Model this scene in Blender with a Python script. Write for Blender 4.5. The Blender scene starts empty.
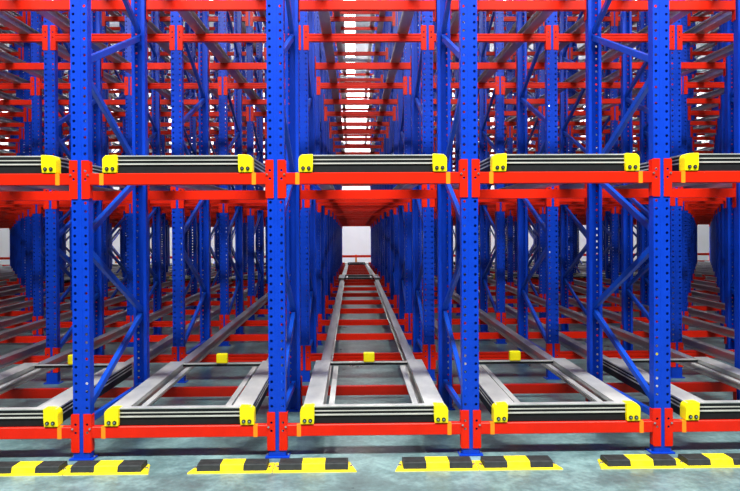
import bpy, bmesh, math, random
from mathutils import Vector, Matrix
random.seed(4)
C = bpy.context.scene.collection
PI = math.pi

# ------------------------------------------------------------------ layout
BAY = 1.3            # lane width, post to post
STEP = 1.1           # post to post in depth
NP = 20              # posts in depth (two racks back to back)
PITCH = 0.0546
PW, PD = 0.112, 0.065  # post width, depth
HP = 8.6             # post height
LEV = [0.182, 1.869, 3.485, 5.165, 6.855]
RISE = [0.0333, 0.0333, 0.041, 0.041, 0.041]
CAMX, CAMY, CAMZ = -0.134, -4.0, 1.435
BH = 0.077           # beam height
LEVN = ['lowest level', 'second level', 'third level', 'fourth level', 'fifth level']
ORD = ['', 'first', 'second', 'third', 'fourth', 'fifth', 'sixth', 'seventh', 'eighth', 'ninth', 'tenth', 'eleventh',
       'twelfth', 'thirteenth', 'fourteenth', 'fifteenth', 'sixteenth', 'seventeenth', 'eighteenth', 'nineteenth', 'twentieth']

def beam_z(l, i):
    z = LEV[l] + RISE[l] * min(i, 9)      # the front rack climbs, the rear one runs level
    if i == 1: z -= 0.05
    return z
def inview(x, y, m=0.5):
    Z = y - CAMY
    X = x - CAMX
    return -Z * 0.60 - m < X < Z * 0.68 + m

# ------------------------------------------------------------------ materials
def mat(name, col, rough=0.4, metal=0.0, var=0.0, scale=6.0, col2=None, coat=0.0, spec=0.5, stretch=(1, 1, 1), bump=0.0, contrast=(0.3, 0.7)):
    m = bpy.data.materials.new(name); m.use_nodes = True
    nt = m.node_tree; b = nt.nodes['Principled BSDF']
    b.inputs['Roughness'].default_value = rough
    b.inputs['Metallic'].default_value = metal
    b.inputs['Specular IOR Level'].default_value = spec
    b.inputs['Coat Weight'].default_value = coat
    b.inputs['Base Color'].default_value = (*col, 1)
    tc = nt.nodes.new('ShaderNodeTexCoord'); mp = nt.nodes.new('ShaderNodeMapping')
    mp.inputs['Scale'].default_value = stretch
    nt.links.new(tc.outputs['Object'], mp.inputs['Vector'])
    nz = nt.nodes.new('ShaderNodeTexNoise'); nz.inputs['Scale'].default_value = scale; nz.inputs['Detail'].default_value = 4
    nt.links.new(mp.outputs[0], nz.inputs['Vector'])
    cr = nt.nodes.new('ShaderNodeValToRGB')
    c2 = col2 if col2 else tuple(c * (1 - var) for c in col)
    cr.color_ramp.elements[0].color = (*c2, 1); cr.color_ramp.elements[1].color = (*col, 1)
    cr.color_ramp.elements[0].position = contrast[0]; cr.color_ramp.elements[1].position = contrast[1]
    nt.links.new(nz.outputs['Fac'], cr.inputs['Fac']); nt.links.new(cr.outputs['Color'], b.inputs['Base Color'])
    if bump:
        bp = nt.nodes.new('ShaderNodeBump'); bp.inputs['Strength'].default_value = bump; bp.inputs['Distance'].default_value = 0.01
        nt.links.new(nz.outputs['Fac'], bp.inputs['Height']); nt.links.new(bp.outputs[0], b.inputs['Normal'])
    return m

BLUE = mat('blue_paint', (0.001, 0.045, 0.52), 0.34, 0, 0.15, 9, spec=0.3)
BLUEB = mat('blue_brace_paint', (0.002, 0.060, 0.50), 0.30, 0, 0.15, 12, spec=0.45)
RED = mat('orange_red_paint', (0.72, 0.015, 0.002), 0.36, 0, 0.12, 8, spec=0.25)
YEL = mat('yellow_plastic', (0.92, 0.80, 0.0), 0.4, 0, 0.08, 20)
ORANGE = mat('orange_yellow_band', (0.9, 0.27, 0.005), 0.4, 0, 0.05, 20)
BLACK = mat('black_rubber', (0.008, 0.010, 0.012), 0.55, 0, 0.4, 30, spec=0.3)
SILVER = mat('galvanised_steel', (0.66, 0.67, 0.64), 0.34, 0.35, 0, 5, col2=(0.36, 0.38, 0.38), stretch=(1, 0.5, 1))
EDGE = mat('aluminium_edge', (0.62, 0.62, 0.57), 0.35, 0.2, 0.2, 8)
RAILM = mat('rail_steel', (0.62, 0.63, 0.60), 0.34, 0.75, 0, 3, col2=(0.30, 0.31, 0.31), stretch=(2, 0.35, 2))
STEEL = mat('bolt_steel', (0.7, 0.7, 0.7), 0.25, 0.9, 0.2, 20)
CURB_Y = mat('kerb_yellow_paint', (0.90, 0.74, 0.0), 0.5, 0, 0, 25, col2=(0.75, 0.58, 0.02))
CURB_K = mat('kerb_black_rubber', (0.030, 0.036, 0.038), 0.6, 0, 0.4, 30, spec=0.3)
WALLM = mat('white_wall_panel', (0.80, 0.80, 0.84), 0.6, 0, 0.05, 2)
CEILM = mat('ceiling_sheet', (0.62, 0.62, 0.64), 0.6, 0, 0.1, 2)

def floor_mat():
    m = bpy.data.materials.new('polished_concrete'); m.use_nodes = True
    nt = m.node_tree; b = nt.nodes['Principled BSDF']
    tc = nt.nodes.new('ShaderNodeTexCoord')
    def noise(sc, det, st):
        mp = nt.nodes.new('ShaderNodeMapping'); mp.inputs['Scale'].default_value = st
        n = nt.nodes.new('ShaderNodeTexNoise'); n.inputs['Scale'].default_value = sc; n.inputs['Detail'].default_value = det
        n.inputs['Roughness'].default_value = 0.65
        nt.links.new(tc.outputs['Object'], mp.inputs['Vector']); nt.links.new(mp.outputs[0], n.inputs['Vector']); return n
    n1 = noise(2.2, 6, (1, 1.3, 1)); n2 = noise(26, 5, (1, 1, 1))
    mx = nt.nodes.new('ShaderNodeMath'); mx.operation = 'MULTIPLY_ADD'
    nt.links.new(n2.outputs['Fac'], mx.inputs[0]); mx.inputs[1].default_value = 0.45
    nt.links.new(n1.outputs['Fac'], mx.inputs[2])
    cr = nt.nodes.new('ShaderNodeValToRGB'); e = cr.color_ramp.elements
    e[0].position = 0.50; e[0].color = (0.045, 0.090, 0.096, 1); e[1].position = 0.92; e[1].color = (0.22, 0.36, 0.36, 1)
    k = e.new(0.70); k.color = (0.10, 0.18, 0.185, 1)
    nt.links.new(mx.outputs[0], cr.inputs['Fac']); nt.links.new(cr.outputs['Color'], b.inputs['Base Color'])
    rr = nt.nodes.new('ShaderNodeMapRange'); rr.inputs['To Min'].default_value = 0.20; rr.inputs['To Max'].default_value = 0.42
    nt.links.new(n1.outputs['Fac'], rr.inputs['Value']); nt.links.new(rr.outputs[0], b.inputs['Roughness'])
    bp = nt.nodes.new('ShaderNodeBump'); bp.inputs['Strength'].default_value = 0.12; bp.inputs['Distance'].default_value = 0.004
    nt.links.new(n2.outputs['Fac'], bp.inputs['Height']); nt.links.new(bp.outputs[0], b.inputs['Normal'])
    return m
FLOORM = floor_mat()
def emit(name, col, s):
    m = bpy.data.materials.new(name); m.use_nodes = True
    b = m.node_tree.nodes['Principled BSDF']; b.inputs['Emission Color'].default_value = (*col, 1)
    b.inputs['Emission Strength'].default_value = s; b.inputs['Base Color'].default_value = (0.9, 0.9, 0.9, 1); return m
LAMPM = emit('lamp_glow', (1.0, 0.97, 0.93), 4.5)
HOUSE = mat('lamp_housing', (0.5, 0.5, 0.52), 0.4, 0.3, 0.1, 5)

# ------------------------------------------------------------------ mesh helpers
def box(bm, x0, x1, y0, y1, z0, z1, mi=0, bev=0.0):
    t = bmesh.new()
    bmesh.ops.create_cube(t, size=1)
    for v in t.verts:
        v.co = Vector(((x0 + x1) / 2 + v.co.x * (x1 - x0), (y0 + y1) / 2 + v.co.y * (y1 - y0), (z0 + z1) / 2 + v.co.z * (z1 - z0)))
    if bev: bmesh.ops.bevel(t, geom=t.edges[:], offset=bev, segments=2, affect='EDGES', profile=0.6)
    join(bm, t, mi)
def join(bm, t, mi=0, M=None):
    vs = {}
    for v in t.verts: vs[v] = bm.verts.new(M @ v.co if M else v.co)
    for f in t.faces:
        try: nf = bm.faces.new([vs[v] for v in f.verts]); nf.material_index = mi
        except ValueError: pass
    t.free()
def extrude_y(bm, prof, y0, y1, mi=0, z1=0.0):
    """closed profile in xz, swept from y0 to y1; the far end is raised by z1"""
    a = [bm.verts.new((x, y0, z)) for x, z in prof]; b = [bm.verts.new((x, y1, z + z1)) for x, z in prof]
    n = len(prof)
    for i in range(n):
        f = bm.faces.new((a[i], a[(i + 1) % n], b[(i + 1) % n], b[i])); f.material_index = mi
    bm.faces.new(a).material_index = mi; bm.faces.new(b[::-1]).material_index = mi
def extrude_x(bm, prof, x0, x1, mi=0):
    a = [bm.verts.new((x0, y, z)) for y, z in prof]; b = [bm.verts.new((x1, y, z)) for y, z in prof]
    n = len(prof)
    for i in range(n):
        f = bm.faces.new((a[i], a[(i + 1) % n], b[(i + 1) % n], b[i])); f.material_index = mi
    bm.faces.new(a).material_index = mi; bm.faces.new(b[::-1]).material_index = mi
def cyl(bm, p, axis, r, h, n=12, mi=0):
    t = bmesh.new(); bmesh.ops.create_cone(t, cap_ends=True, segments=n, radius1=r, radius2=r, depth=h)
    q = Vector((0, 0, 1)).rotation_difference(Vector(axis)).to_matrix().to_4x4()
    join(bm, t, mi, Matrix.Translation(p) @ q)
def bar(bm, p, q, w, h, mi=0, bev=0.004):
    """rounded bar from p to q in the yz plane; w across x"""
    p = Vector(p); q = Vector(q); d = q - p
    t = bmesh.new(); bmesh.ops.create_cube(t, size=1)
    for v in t.verts: v.co = Vector((v.co.x * w, v.co.y * d.length, v.co.z * h))
    if bev: bmesh.ops.bevel(t, geom=t.edges[:], offset=bev, segments=2, affect='EDGES', profile=0.6)
    R = Vector((0, 1, 0)).rotation_difference(d.normalized()).to_matrix().to_4x4()
    join(bm, t, mi, Matrix.Translation((p + q) / 2) @ R)
def mesh(name, bm, mats):
    bmesh.ops.recalc_face_normals(bm, faces=bm.faces[:])
    me = bpy.data.meshes.new(name); bm.to_mesh(me); bm.free()
    for m in (mats if isinstance(mats, (list, tuple)) else [mats]): me.materials.append(m)
    return me
def obj(name, me, parent=None, loc=(0, 0, 0), rot=(0, 0, 0)):
    o = bpy.data.objects.new(name, me); C.objects.link(o); o.location = loc; o.rotation_euler = rot
    if parent: o.parent = parent
    return o
def tag(o, label, cat, group=None):
    o['label'] = label; o['category'] = cat
    if group: o['group'] = group
    return o
def struct(o): o['kind'] = 'structure'; return o

def holed_plate(bm, w, h, xs, c, r, zh, pitch, y0, y1, z0, mi=0, wall=True):
    """plate in the xz plane, faces at y0 and y1, octagonal holes at xs, rows zh + k*pitch"""
    rows = []; z = zh
    while z - c / 2 < z0: z += pitch
    while z + c / 2 <= z0 + h + 1e-6: rows.append(z); z += pitch
    xe = [-w / 2]
    for x in xs: xe += [x - c / 2, x + c / 2]
    xe.append(w / 2)
    vc = {}
    def V(x, y, z):
        k = (round(x, 5), round(y, 5), round(z, 5))
        if k not in vc: vc[k] = bm.verts.new((x, y, z))
        return vc[k]
    def F(vs):
        try: bm.faces.new(vs).material_index = mi
        except ValueError: pass
    zb = [z0] + [e for z in rows for e in (z - c / 2, z + c / 2)] + [z0 + h]
    for y in (y0, y1):
        for a in range(0, len(xe) - 1, 2):      # solid strips
            if xe[a + 1] - xe[a] > 1e-5:
                F([V(xe[a], y, z0), V(xe[a + 1], y, z0), V(xe[a + 1], y, z0 + h), V(xe[a], y, z0 + h)])
        for x in xs:
            for a in range(0, len(zb) - 1, 2):
                if zb[a + 1] - zb[a] > 1e-5:
                    F([V(x - c / 2, y, zb[a]), V(x + c / 2, y, zb[a]), V(x + c / 2, y, zb[a + 1]), V(x - c / 2, y, zb[a + 1])])
            for z in rows:
                o = [V(x + r * math.cos(PI / 8 + k * PI / 4), y, z + r * math.sin(PI / 8 + k * PI / 4)) for k in range(8)]
                q = [V(x + c / 2, y, z + c / 2), V(x - c / 2, y, z + c / 2), V(x - c / 2, y, z - c / 2), V(x + c / 2, y, z - c / 2)]
                for k in range(4):
                    F([q[k], o[2 * k + 1], o[2 * k]]); F([q[k], q[(k + 1) % 4], o[(2 * k + 2) % 8], o[2 * k + 1]])
    if wall:
        for x in xs:
            for z in rows:
                for k in range(8):
                    p = []
                    for kk in (k, k + 1):
                        an = PI / 8 + kk * PI / 4; p.append((x + r * math.cos(an), z + r * math.sin(an)))
                    F([V(p[0][0], y0, p[0][1]), V(p[1][0], y0, p[1][1]), V(p[1][0], y1, p[1][1]), V(p[0][0], y1, p[0][1])])
    for (xa, za, xb, zb_) in ((-w / 2, z0, w / 2, z0), (w / 2, z0, w / 2, z0 + h), (w / 2, z0 + h, -w / 2, z0 + h), (-w / 2, z0 + h, -w / 2, z0)):
        F([V(xa, y0, za), V(xb, y0, zb_), V(xb, y1, zb_), V(xa, y1, za)])

T = 0.004
def add_post(bm, s=1, y=0.0, holes=True, mi=0):
    """perforated channel; s=1 web to the front at y, s=-1 web to the back at y+PD"""
    t = bmesh.new()
    if holes: holed_plate(t, PW, HP - 0.01, (-0.036, 0.036), 0.030, 0.0100, LEV[0], PITCH, 0, T, 0.01)
    else: box(t, -PW / 2, PW / 2, 0, T, 0.01, HP)
    for sx in (-1, 1):
        a = sx * PW / 2; b = sx * (PW / 2 - T)
        box(t, min(a, b), max(a, b), T, PD, 0.01, HP)
        c = sx * (PW / 2 - 0.026)
        box(t, min(b, c), max(b, c), PD - T, PD, 0.01, HP)
    # shallow stiffening rib down the web
    box(t, -0.011, 0.011, -0.0015, 0.0, 0.01, HP)
    M = Matrix.Translation((0, y, 0)) if s == 1 else Matrix.Translation((0, y + PD, 0)) @ Matrix.Scale(-1, 4, (0, 1, 0))
    join(bm, t, mi, M)

# zigzag bracing nodes: front (z), rear (z)
BR = []
zf, zr = 0.30, 0.83
while zr < HP - 0.3:
    BR.append(((0, 0.045, zf), (0, STEP + 0.022, zr))); 
    if zf + 1.18 < HP - 0.1: BR.append(((0, STEP + 0.022, zr + 0.05), (0, 0.045, zf + 1.13)))
    zf += 1.18; zr += 1.18
def mk_front_post():
    b = bmesh.new(); add_post(b, 1, 0); return mesh('post', b, BLUE)
def mk_rear_post():
    b = bmesh.new(); add_post(b, -1, 0); return mesh('post', b, BLUE)
def foot(b, y):
    box(b, -0.080, 0.080, y - 0.014, y + PD + 0.02, 0, 0.01, 0, 0.002)
    for sx in (-1, 1): cyl(b, (sx * 0.067, y + PD / 2, 0.014), (0, 0, 1), 0.009, 0.008, 6, 1)
ME_FP, ME_RP = mk_front_post(), mk_rear_post()
b = bmesh.new(); foot(b, 0); ME_FOOT = mesh('base_plate', b, [BLUE, STEEL])
ME_BR = []
for p, q in BR:
    b = bmesh.new(); bar(b, p, q, 0.034, 0.045); ME_BR.append(mesh('diagonal_brace', b, BLUEB))
b = bmesh.new(); bar(b, (0, 0.045, 0.235), (0, STEP + 0.022, 0.235), 0.034, 0.045); ME_HB = mesh('horizontal_brace', b, BLUEB)
# far frame, in one piece
b = bmesh.new(); add_post(b, 1, 0); add_post(b, -1, STEP)
foot(b, 0); foot(b, STEP)
for p, q in BR: bar(b, p, q, 0.034, 0.045, 0, 0.0)
bar(b, (0, 0.045, 0.235), (0, STEP + 0.022, 0.235), 0.034, 0.045, 0, 0.0)
ME_FAR = mesh('upright_frame', b, [BLUE, STEEL])

def side_words(n, what, mid='central lane'):
    return f'{ORD[abs(n)]} {what} {"left" if n < 0 else "right"} of the {mid}'
# ------------------------------------------------------------------ upright frames
def make_frame(x, y, label):
    t = obj('upright_frame', None, None, (x, y, 0)); t.empty_display_size = 0.1
    tag(t, label, 'rack frame', 'blue upright frames of the racking')
    obj('post', ME_FP, t); obj('post', ME_RP, t, (0, STEP, 0))
    obj('base_plate', ME_FOOT, t); obj('base_plate', ME_FOOT, t, (0, STEP, 0))
    for me in ME_BR: obj('diagonal_brace', me, t)
    obj('horizontal_brace', ME_HB, t)
    return t
for k in range(10):
    for n in [i for j in range(1, 15) for i in (-j, j)]:
        x = math.copysign(0.65 + BAY * (abs(n) - 1), n); y = 2 * k * STEP
        if not (inview(x, y, 0.3) or inview(x, y + STEP, 0.3)): continue
        if k == 0: lab = 'front blue perforated upright frame, ' + side_words(n, 'column')
        else: lab = f'blue upright frame, {ORD[k + 1]} row back, ' + side_words(n, 'column')
        if k < 5: make_frame(x, y, lab)
        else: tag(obj('upright_frame', ME_FAR, None, (x, y, 0)), lab, 'rack frame', 'blue upright frames of the racking')

# ------------------------------------------------------------------ beams (local: centre of lane, z=0 beam centre, y=0 post front)
H2 = BH / 2
def bar_prof(plain):
    if plain: return [(-0.004, -H2 + .004), (0, -H2), (0.041, -H2), (0.041, H2), (0, H2), (-0.004, H2 - .004)]
    return [(-0.004, -H2), (0.041, -H2), (0.041, H2), (-0.004, H2), (-0.004, H2 - .016), (0.001, H2 - .020), (0.001, H2 - .026), (-0.004, H2 - .030),
            (-0.004, -H2 + .024), (0.001, -H2 + .020), (0.001, -H2 + .014), (-0.004, -H2 + .010)]
XB = 0.5863
def mk_plate(s, holes=True):
    b = bmesh.new()
    t = bmesh.new()
    cx = s * (0.65 - 0.0385)
    if holes: holed_plate(t, 0.05, 0.256, (0.0,), 0.036, 0.0088, 0.0, PITCH, 0, 0.004, -0.131)
    else: box(t, -0.025, 0.025, 0, 0.004, -0.131, 0.125)
    join(b, t, 0, Matrix.Translation((cx, -0.0056, 0)))
    xs = sorted((s * XB, s * (XB - 0.004)))
    box(b, xs[0], xs[1], -0.0056, 0.04, -0.125, 0.12)
    return b
b = bmesh.new(); extrude_x(b, bar_prof(True), -XB + .005, XB - .005); ME_BAR = mesh('bar', b, RED)
b = bmesh.new(); extrude_x(b, bar_prof(False), -XB + .005, XB - .005); ME_BARR = mesh('bar', b, RED)
ME_PL = [mesh('end_plate', mk_plate(s), RED) for s in (-1, 1)]
ME_BAND = []
for s in (-1, 1):
    b = bmesh.new(); box(b, s * 0.505 - 0.014, s * 0.505 + 0.014, -0.0055, -0.0035, -H2 - .001, H2 + .001)
    box(b, s * 0.505 - 0.014, s * 0.505 + 0.014, -0.0055, 0.03, H2 , H2 + .0015); ME_BAND.append(mesh('band', b, ORANGE))
b = bmesh.new(); cyl(b, (0, -0.009, 0), (0, 1, 0), 0.007, 0.008, 8); ME_PIN = mesh('lock_pin', b, STEEL)
b = bmesh.new(); box(b, -0.048, 0.048, 1.270, 1.318, 0.1205, 0.205, 0, 0.008); ME_STOP = mesh('stop_block', b, YEL)
b = bmesh.new(); extrude_x(b, bar_prof(False), -XB + .005, XB - .005)
for s in (-1, 1): join(b, mk_plate(s, False), 0)
ME_FARB = mesh('crossbar', b, RED)
FARB_DATA = ([v.co.copy() for v in ME_FARB.vertices], [tuple(p.vertices) for p in ME_FARB.polygons])

def beam_lab(l, i, n, extra='orange red crossbar'):
    where = 'across the central lane' if n == 0 else side_words(n, 'lane', 'centre')
    row = 'front row' if i == 0 else f'{ORD[i + 1]} row back'
    return f'{extra}, {LEVN[l]}, {row}, {where}'.replace('front row', 'front') if i == 0 else f'{extra}, {LEVN[l]}, {row}, {where}'.replace('yellow stop block, lowest level', 'stop block, lowest')
beams = []
for i in range(NP):
    for l in range(5):
        for n in range(-14, 16):
            x = n * BAY; y = i * STEP; z = beam_z(l, i)
            if not (inview(x - 0.6, y, 0.1) or inview(x + 0.6, y, 0.1)): continue
            py = (z - CAMZ) / (y + 4.0) * 597
            if py > 262: continue          # above the frame
            beams.append((i, l, n, x, y, z))
print('beams', len(beams))
keep, rest = beams[:290], beams[290:]
for (i, l, n, x, y, z) in keep:
    odd = i % 2
    loc = (x, y + (PD if odd else 0), z); rz = PI if odd else 0
    ex = 'yellow banded orange red crossbar' if i == 0 else 'orange red crossbar'
    if i <= 5:
        t = obj('crossbar', None, None, loc, (0, 0, rz)); t.empty_display_size = 0.1
        obj('bar', ME_BAR if i == 0 else ME_BARR, t)
        for m in ME_PL: obj('end_plate', m, t)
        if i == 0:
            for m in ME_BAND: obj('band', m, t)['label'] = 'orange yellow band'
            for s in (-1, 1): obj('lock_pin', ME_PIN, t, (s * (0.65 - 0.0385 - 0.019), 0, 0.0273))
    else: t = obj('crossbar', ME_FARB, None, loc, (0, 0, rz))
    tag(t, beam_lab(l, i, n, ex), 'crossbar', 'orange red crossbars')
vs, fs = [], []
for (i, l, n, x, y, z) in rest:
    o = len(vs); odd = i % 2
    for v in FARB_DATA[0]:
        vs.append((x - v.x, y + PD - v.y, z + v.z) if odd else (x + v.x, y + v.y, z + v.z))
    fs += [tuple(a + o for a in f) for f in FARB_DATA[1]]
me = bpy.data.meshes.new('distant_crossbars'); me.from_pydata(vs, [], fs); me.materials.append(RED)
o = obj('distant_crossbars', me); tag(o, 'mass of distant orange red crossbars deep inside the racking', 'crossbars'); o['kind'] = 'stuff'

# ------------------------------------------------------------------ lane rails
RX = 0.395
LR = 9 * STEP + 0.03
def rail_mesh(rise):
    b = bmesh.new()
    p = [(-.052, 0), (.052, 0), (.052, .008), (.012, .012), (.012, .072), (.042, .076), (.042, .085), (-.042, .085), (-.042, .076), (-.012, .072), (-.012, .012), (-.052, .008)]
    extrude_y(b, p, 0, LR, 0, rise / STEP * LR)
    return mesh('lane_rail', b, RAILM)
ME_RS = [rail_mesh(a) for a in RISE]; ME_RB = rail_mesh(0.0)
cnt = 0
SL = 0.0333 / STEP
allrails = []
for r, y0 in ((0, 0.044), (1, 10 * STEP + 0.02)):
    for l in range(5):
        for n in sorted(range(-12, 14), key=abs):
            if not (inview(n * BAY, y0 + LR, 0.2)): continue
            if (LEV[l] - CAMZ) / (y0 + LR + 4.0) * 597 > 262: continue
            for s in (-1, 1): allrails.append((r, y0, l, n, s))
print('rails', len(allrails))
rvs, rfs = [], []
for (r, y0, l, n, s) in allrails:
    z = beam_z(l, 0) + H2 + 0.001 if r == 0 else beam_z(l, 10) + H2 + 0.001
    if r == 0: z += 0.044 * SL
    if cnt < 296:
        o = obj('lane_rail', ME_RS[l] if r == 0 else ME_RB, None, (n * BAY + s * RX, y0, z))
        where = 'central lane' if n == 0 else f'{ORD[abs(n)]} lane {"left" if n < 0 else "right"} of centre'
        tag(o, f'{"left" if s < 0 else "right"} grey rail of {where}, {LEVN[l]}, {"front" if r == 0 else "rear"} rack', 'rail', 'grey lane rails')
    else:
        k = len(rvs); m = ME_RB if r else ME_RS[l]
        rvs += [(v.co.x + n * BAY + s * RX, v.co.y + y0, v.co.z + z) for v in m.vertices]
        rfs += [tuple(a + k for a in p.vertices) for p in m.polygons]
    cnt += 1
if rvs:
    me = bpy.data.meshes.new('distant_rails'); me.from_pydata(rvs, [], rfs); me.materials.append(RAILM)
    o = obj('distant_rails', me); tag(o, 'remaining grey rails high up in the rear rack', 'rails'); o['kind'] = 'stuff'

# ------------------------------------------------------------------ push-back carts
CW = 0.478; CL = 1.37
def frame_ring(b, w, y0, y1, z0, z1, tf, ts, mi=0):
    box(b, -w, w, y0, y0 + tf, z0, z1, mi); box(b, -w, w, y1 - tf, y1, z0, z1, mi)
    box(b, -w, -w + ts, y0 + tf, y1 - tf, z0, z1, mi); box(b, w - ts, w, y0 + tf, y1 - tf, z0, z1, mi)
def cart_parts():
    P = []
    b = bmesh.new()                       # top frame: wide side bars, front bar, thin rear cross bar
    box(b, -CW, CW, 0.0, 0.045, 0.112, 0.120, 0, 0.0015)
    for s in (-1, 1):
        x = sorted((s * CW, s * 0.345)); box(b, x[0], x[1], 0.046, CL, 0.108, 0.120, 0, 0.0015)
    for s in (-1, 1):
        x = sorted((s * 0.345, s * 0.35)); box(b, x[0], x[1], 0.046, CL, 0.088, 0.112)
    box(b, -0.344, 0.344, 1.28, 1.305, 0.112, 0.120); box(b, -0.344, 0.344, 1.284, 1.30, 0.092, 0.112, 1)
    P.append(('top_frame', b, [SILVER, BLACK]))
    for s in (-1, 1):                     # inner runners of the nested cart below
        b = bmesh.new()
        x = sorted((s * 0.272, s * 0.312)); box(b, x[0], x[1], 0.05, 1.27, 0.078, 0.090, 0, 0.001)
        P.append(('inner_runner', b, SILVER))
    b = bmesh.new()
    box(b, -CW, CW, -0.002, 0.03, 0.085, 0.0915, 0); 
    for s in (-1, 1):
        x = sorted((s * CW, s * (CW - 0.018))); box(b, x[0], x[1], 0.03, CL, 0.085, 0.0925)
    P.append(('middle_edge', b, EDGE))
    b = bmesh.new()
    box(b, -CW, CW, -0.004, 0.03, 0.058, 0.067, 0)
    for s in (-1, 1):
        x = sorted((s * CW, s * (CW - 0.018))); box(b, x[0], x[1], 0.03, CL, 0.058, 0.067)
    P.append(('lower_edge', b, EDGE))
    b = bmesh.new()                       # dark bodies between the bright edges
    for z0, z1 in ((0.002, 0.058), (0.067, 0.085), (0.0915, 0.112)):
        box(b, -CW + .003, CW - .003, 0.003, 0.03, z0, z1)
    for z0, z1 in ((0.002, 0.058), (0.067, 0.085), (0.0925, 0.108)):
        for s in (-1, 1):
            x = sorted((s * (CW - 0.003), s * (CW - 0.016))); box(b, x[0], x[1], 0.03, CL, z0, z1)
    P.append(('bumper', b, BLACK))
    return P
CP = [(n, mesh(n, b, m)) for n, b, m in cart_parts()]
# yellow corner cap: box with a sloping shoulder
def cap_mesh(s):
    b = bmesh.new()
    pr = [(-0.050, 0.004), (0.042, 0.004), (0.046, 0.05), (0.046, 0.124), (-0.028, 0.120), (-0.045, 0.104), (-0.050, 0.09)]
    pr = [(x * -s if s > 0 else x, z) for x, z in pr]
    t = bmesh.new()
    extrude_y(t, pr, -0.022, 0.055)
    bmesh.ops.recalc_face_normals(t, faces=t.faces[:])
    bmesh.ops.bevel(t, geom=t.edges[:], offset=0.005, segments=2, affect='EDGES', profile=0.6)
    join(b, t, 0, Matrix.Translation((s * 0.447, 0, 0)))
    return mesh('corner_cap', b, YEL)
ME_CAP = [cap_mesh(-1), cap_mesh(1)]
b = bmesh.new()
t = bmesh.new(); bmesh.ops.create_cone(t, cap_ends=False, segments=14, radius1=0.013, radius2=0.013, depth=0.006); 
join(b, t, 0, Matrix.Translation((0, -0.024, 0)) @ Matrix.Rotation(PI / 2, 4, 'X'))
cyl(b, (0, -0.0235, 0), (0, 1, 0), 0.0125, 0.004, 14, 0); cyl(b, (0, -0.027, 0), (0, 1, 0), 0.007, 0.006, 6, 1)
ME_BOLT = mesh('bolt', b, [BLACK, STEEL])
ROTC = math.atan(SL)
def make_cart(x, y, z, label, mirror=False):
    t = obj('pushback_cart', None, None, (x, y, z), (ROTC, 0, PI if mirror else 0)); t.empty_display_size = 0.1
    tag(t, label, 'pallet cart', 'grey push-back carts with yellow corners')
    for n, me in CP:
        if n == 'corner_cap': continue
        obj(n, me, t)
    obj('stop_block', ME_STOP, t)['label'] = 'yellow stop block'
    for s, me in zip((-1, 1), ME_CAP):
        c = obj('corner_cap', me, t); c['label'] = 'yellow corner cap'
        for dx in (-0.019, 0.019): obj('bolt', ME_BOLT, c, (s * 0.447 + dx, 0, 0.030))
    return t
for l in (0, 1):
    for n in range(-2, 3):
        where = 'in the central lane' if n == 0 else f'{ORD[abs(n)]} lane {"left" if n < 0 else "right"} of centre'
        make_cart(n * BAY, 0.012, beam_z(l, 0) + H2 + 0.0, f'silver and black cart with yellow corners, {LEVN[l]}, {where}')
# far carts in one piece, at the far face of the rear rack
b = bmesh.new(); mats = [SILVER, BLACK, EDGE, YEL]; mm = {SILVER: 0, BLACK: 1, EDGE: 2, YEL: 3}
for n, me in CP + [('c', ME_CAP[0]), ('c', ME_CAP[1])]:
    k = len(b.faces); b.from_mesh(me); b.faces.ensure_lookup_table()
    for f in b.faces[k:]: f.material_index = mm[me.materials[f.material_index]]
ME_FC = mesh('pushback_cart', b, mats)
for l in (0, 1):
    for n in range(-9, 10):
        if not inview(n * BAY, 19 * STEP, 0): continue
        where = 'in the central lane' if n == 0 else f'{ORD[abs(n)]} lane {"left" if n < 0 else "right"} of centre'
        o = obj('pushback_cart', ME_FC, None, (n * BAY, 19 * STEP + 0.05, beam_z(l, 19) + H2), (0, 0, PI))
        tag(o, f'distant cart at far end, {LEVN[l]}, {where}', 'pallet cart', 'distant carts at the far end')

for n in range(-5, 6):
    where = 'in the central lane' if n == 0 else f'{ORD[abs(n)]} lane {"left" if n < 0 else "right"} of centre'
    o = obj('pushback_cart', ME_FC, None, (n * BAY, 10 * STEP + 0.03, beam_z(0, 10) + H2 + 0.001), (0, 0, PI))
    tag(o, f'silver cart halfway down the racking, lowest level, {where}', 'pallet cart', 'carts halfway down the racking')
# ------------------------------------------------------------------ floor guards
def guard_meshes(s):
    out = {}
    b = bmesh.new(); pr = [(0.003, -0.235), (0.530, -0.235), (0.488, -0.075), (0.003, -0.075)]
    a = [b.verts.new((s * x, y, 0)) for x, y in pr]; c = [b.verts.new((s * (x - (0.004 if x > .1 else 0)), y + (.004 if y < -.2 else -.004), 0.008)) for x, y in pr]
    for i in range(4): b.faces.new((a[i], a[(i + 1) % 4], c[(i + 1) % 4], c[i]))
    b.faces.new(a); b.faces.new(c)
    out['base_plate'] = mesh('base_plate', b, CURB_Y)
    bl = []
    for k, m in enumerate((CURB_K, CURB_Y, CURB_K)):
        b = bmesh.new(); x0 = 0.038 + k * 0.146; x1 = x0 + 0.145; t = bmesh.new()
        prof = [(-0.215, 0.008), (-0.205, 0.040), (-0.195, 0.045), (-0.105, 0.045), (-0.095, 0.040), (-0.085, 0.008)]
        extrude_x(t, prof, s * x0, s * x1)
        if k != 1:                        # moulded ribs on the rubber
            for q in range(4): box(t, min(s * (x0 + .01), s * (x1 - .01)), max(s * (x0 + .01), s * (x1 - .01)), -0.190 + q * .024, -0.182 + q * .024, 0.045, 0.047)
        join(b, t); bl.append(mesh('block', b, m))
    out['blocks'] = bl
    b = bmesh.new()
    cyl(b, (0, -0.16, 0.0125), (0, 0, 1), 0.010, 0.008, 8)
    out['bolt'] = mesh('bolt', b, STEEL)
    return out
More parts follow.
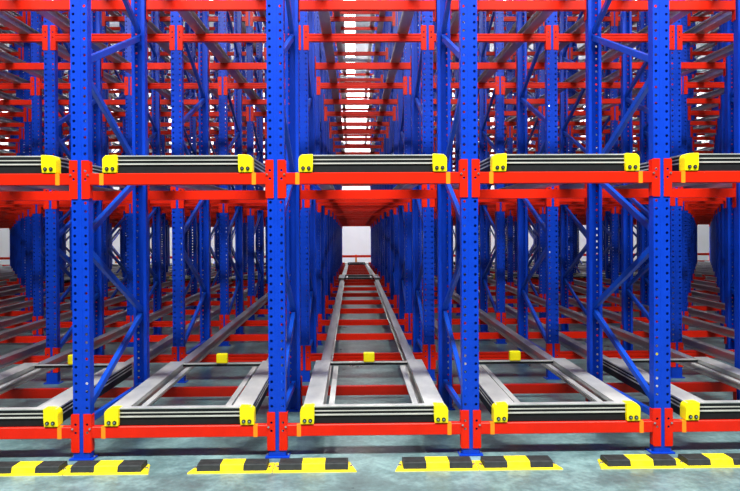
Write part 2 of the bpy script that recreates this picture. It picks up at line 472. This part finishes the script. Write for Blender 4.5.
G = {s: guard_meshes(s) for s in (-1, 1)}
for n in (-2, -1, 1, 2):
    x = math.copysign(0.65 + BAY * (abs(n) - 1), n)
    for s in (-1, 1):
        t = obj('floor_guard', None, None, (x, -0.03, 0)); t.empty_display_size = 0.1
        col = side_words(n, 'column', 'centre')
        tag(t, f'{"left" if s < 0 else "right"} yellow and black floor guard at the foot of {col}', 'floor guard', 'yellow and black floor guards')
        obj('base_plate', G[s]['base_plate'], t)['label'] = 'yellow base plate'
        for k, me in enumerate(G[s]['blocks']): obj('block', me, t)['label'] = ('yellow block' if k == 1 else 'black rubber block')
        for bx in (0.022, 0.495): obj('bolt', G[s]['bolt'], t, (s * bx, 0, 0))

# ------------------------------------------------------------------ setting
b = bmesh.new(); box(b, -30, 30, -8, 28.2, -0.1, 0.0); struct(obj('floor', mesh('floor', b, FLOORM)))
b = bmesh.new(); box(b, -30, 30, 28.0, 28.2, 0.0, 10.6)
struct(obj('wall_back', mesh('wall_back', b, WALLM)))
b = bmesh.new()
box(b, -30, 30, 0.5, 28.2, 10.6, 10.7)
for i in range(7): box(b, -30, 30, 2 + i * 4, 2.15 + i * 4, 10.35, 10.6)
struct(obj('ceiling', mesh('ceiling', b, CEILM)))

# low red guard rail in front of the back wall
t = obj('guard_rail', None, None, (0, 26.0, 0)); tag(t, 'low red guard rail before the white back wall', 'guard rail')
for z in (0.40, 0.77):
    b = bmesh.new(); box(b, -20, 20, -0.03, 0.03, z - 0.06, z + 0.06, 0, 0.01); obj('rail', mesh('rail', b, RED), t)
for k in range(21):
    b = bmesh.new(); x = -20 + 2 * k; box(b, x - 0.05, x + 0.05, 0.032, 0.11, 0, 0.85, 0, 0.01); obj('post', mesh('post', b, ORANGE), t)

# ------------------------------------------------------------------ lamps
b = bmesh.new(); box(b, -0.21, 0.21, -1.2, 1.2, 0, 0.012); ME_D = mesh('diffuser', b, LAMPM)
b = bmesh.new(); box(b, -0.24, 0.24, -1.25, 1.25, 0.0125, 0.08, 0, 0.01)
for y in (-1, 1): cyl(b, (0, y, 0.29), (0, 0, 1), 0.012, 0.42, 8)
ME_H = mesh('housing', b, HOUSE)
for k in range(8):
    t = obj('strip_lamp', None, None, (-0.22, 3.5 + 3.2 * k, 10.1)); tag(t, f'long bright strip lamp above the central lane, {ORD[k + 1]} from the front', 'ceiling lamp', 'strip lamps over the central lane')
    obj('diffuser', ME_D, t); obj('housing', ME_H, t)
b = bmesh.new(); cyl(b, (0, 0, 0.01), (0, 0, 1), 0.56, 0.02, 24); ME_D2 = mesh('diffuser', b, LAMPM)
b = bmesh.new()
t_ = bmesh.new(); bmesh.ops.create_cone(t_, cap_ends=True, segments=24, radius1=0.60, radius2=0.16, depth=0.26); join(b, t_, 0, Matrix.Translation((0, 0, 0.151)))
cyl(b, (0, 0, 0.438), (0, 0, 1), 0.02, 0.32, 8); ME_H2 = mesh('housing', b, HOUSE)
for sx, X in ((-1, -16.7), (-1, -10.5), (-1, -5.5), (1, 5.5), (1, 10.5), (1, 16.4)):
    for k, Y in enumerate((9, 17, 25)):
        if not inview(X, Y, 1.5): continue
        nm = 'nearest' if abs(X) < 6 else 'second nearest' if abs(X) < 11 else 'outermost'
        t = obj('high_bay_lamp', None, None, (X, Y, 10.0))
        tag(t, f'round high bay lamp, {nm} row {"left" if sx < 0 else "right"} of centre, {("front", "middle", "rear")[k]} one', 'ceiling lamp', 'round high bay lamps')
        obj('diffuser', ME_D2, t); obj('housing', ME_H2, t)

def area(name, loc, sx, sy, power, col=(1, 0.98, 0.95), rot=(0, 0, 0)):
    L = bpy.data.lights.new(name, 'AREA'); L.shape = 'RECTANGLE'; L.size = sx; L.size_y = sy; L.energy = power; L.color = col
    o = bpy.data.objects.new(name, L); C.objects.link(o); o.location = loc; o.rotation_euler = rot; return o
for k in range(4): area('strip_light', (-0.22, 5 + 6 * k, 9.9), 0.6, 5, 170)
for X in (-11, 11):
    for Y in (6, 18): area('high_bay_light', (X, Y, 9.8), 3, 3, 130)
# lamps of the aisle in front of the racks
area('aisle_light', (0, -4.0, 9.0), 14, 0.8, 3300, rot=(math.radians(30), 0, 0))
area('wall_light', (0, 26.5, 9.5), 40, 1.0, 5200, rot=(math.radians(25), 0, 0))

w = bpy.data.worlds.new('World'); bpy.context.scene.world = w; w.use_nodes = True
bg = w.node_tree.nodes['Background']; bg.inputs[0].default_value = (0.92, 0.96, 1.0, 1); bg.inputs[1].default_value = 0.07

# ------------------------------------------------------------------ camera
cam = bpy.data.cameras.new('camera'); co = bpy.data.objects.new('camera', cam); C.objects.link(co)
cam.sensor_width = 36; cam.lens = 597 / 740 * 36
cam.shift_x = 0.0099
co.location = (CAMX, CAMY, CAMZ)
YAW, PITCHC, ROLL = math.radians(0.9), math.radians(-0.24), math.radians(0.33)
co.rotation_euler = (Matrix.Rotation(-YAW, 3, 'Z') @ Matrix.Rotation(PI / 2 + PITCHC, 3, 'X') @ Matrix.Rotation(-ROLL, 3, 'Z')).to_euler()
sc = bpy.context.scene; sc.camera = co
sc.view_settings.view_transform = 'Standard'; sc.view_settings.look = 'None'
sc.view_settings.gamma = 1; sc.view_settings.exposure = 0.0
try: sc.view_settings.use_curve_mapping = False
except Exception: pass
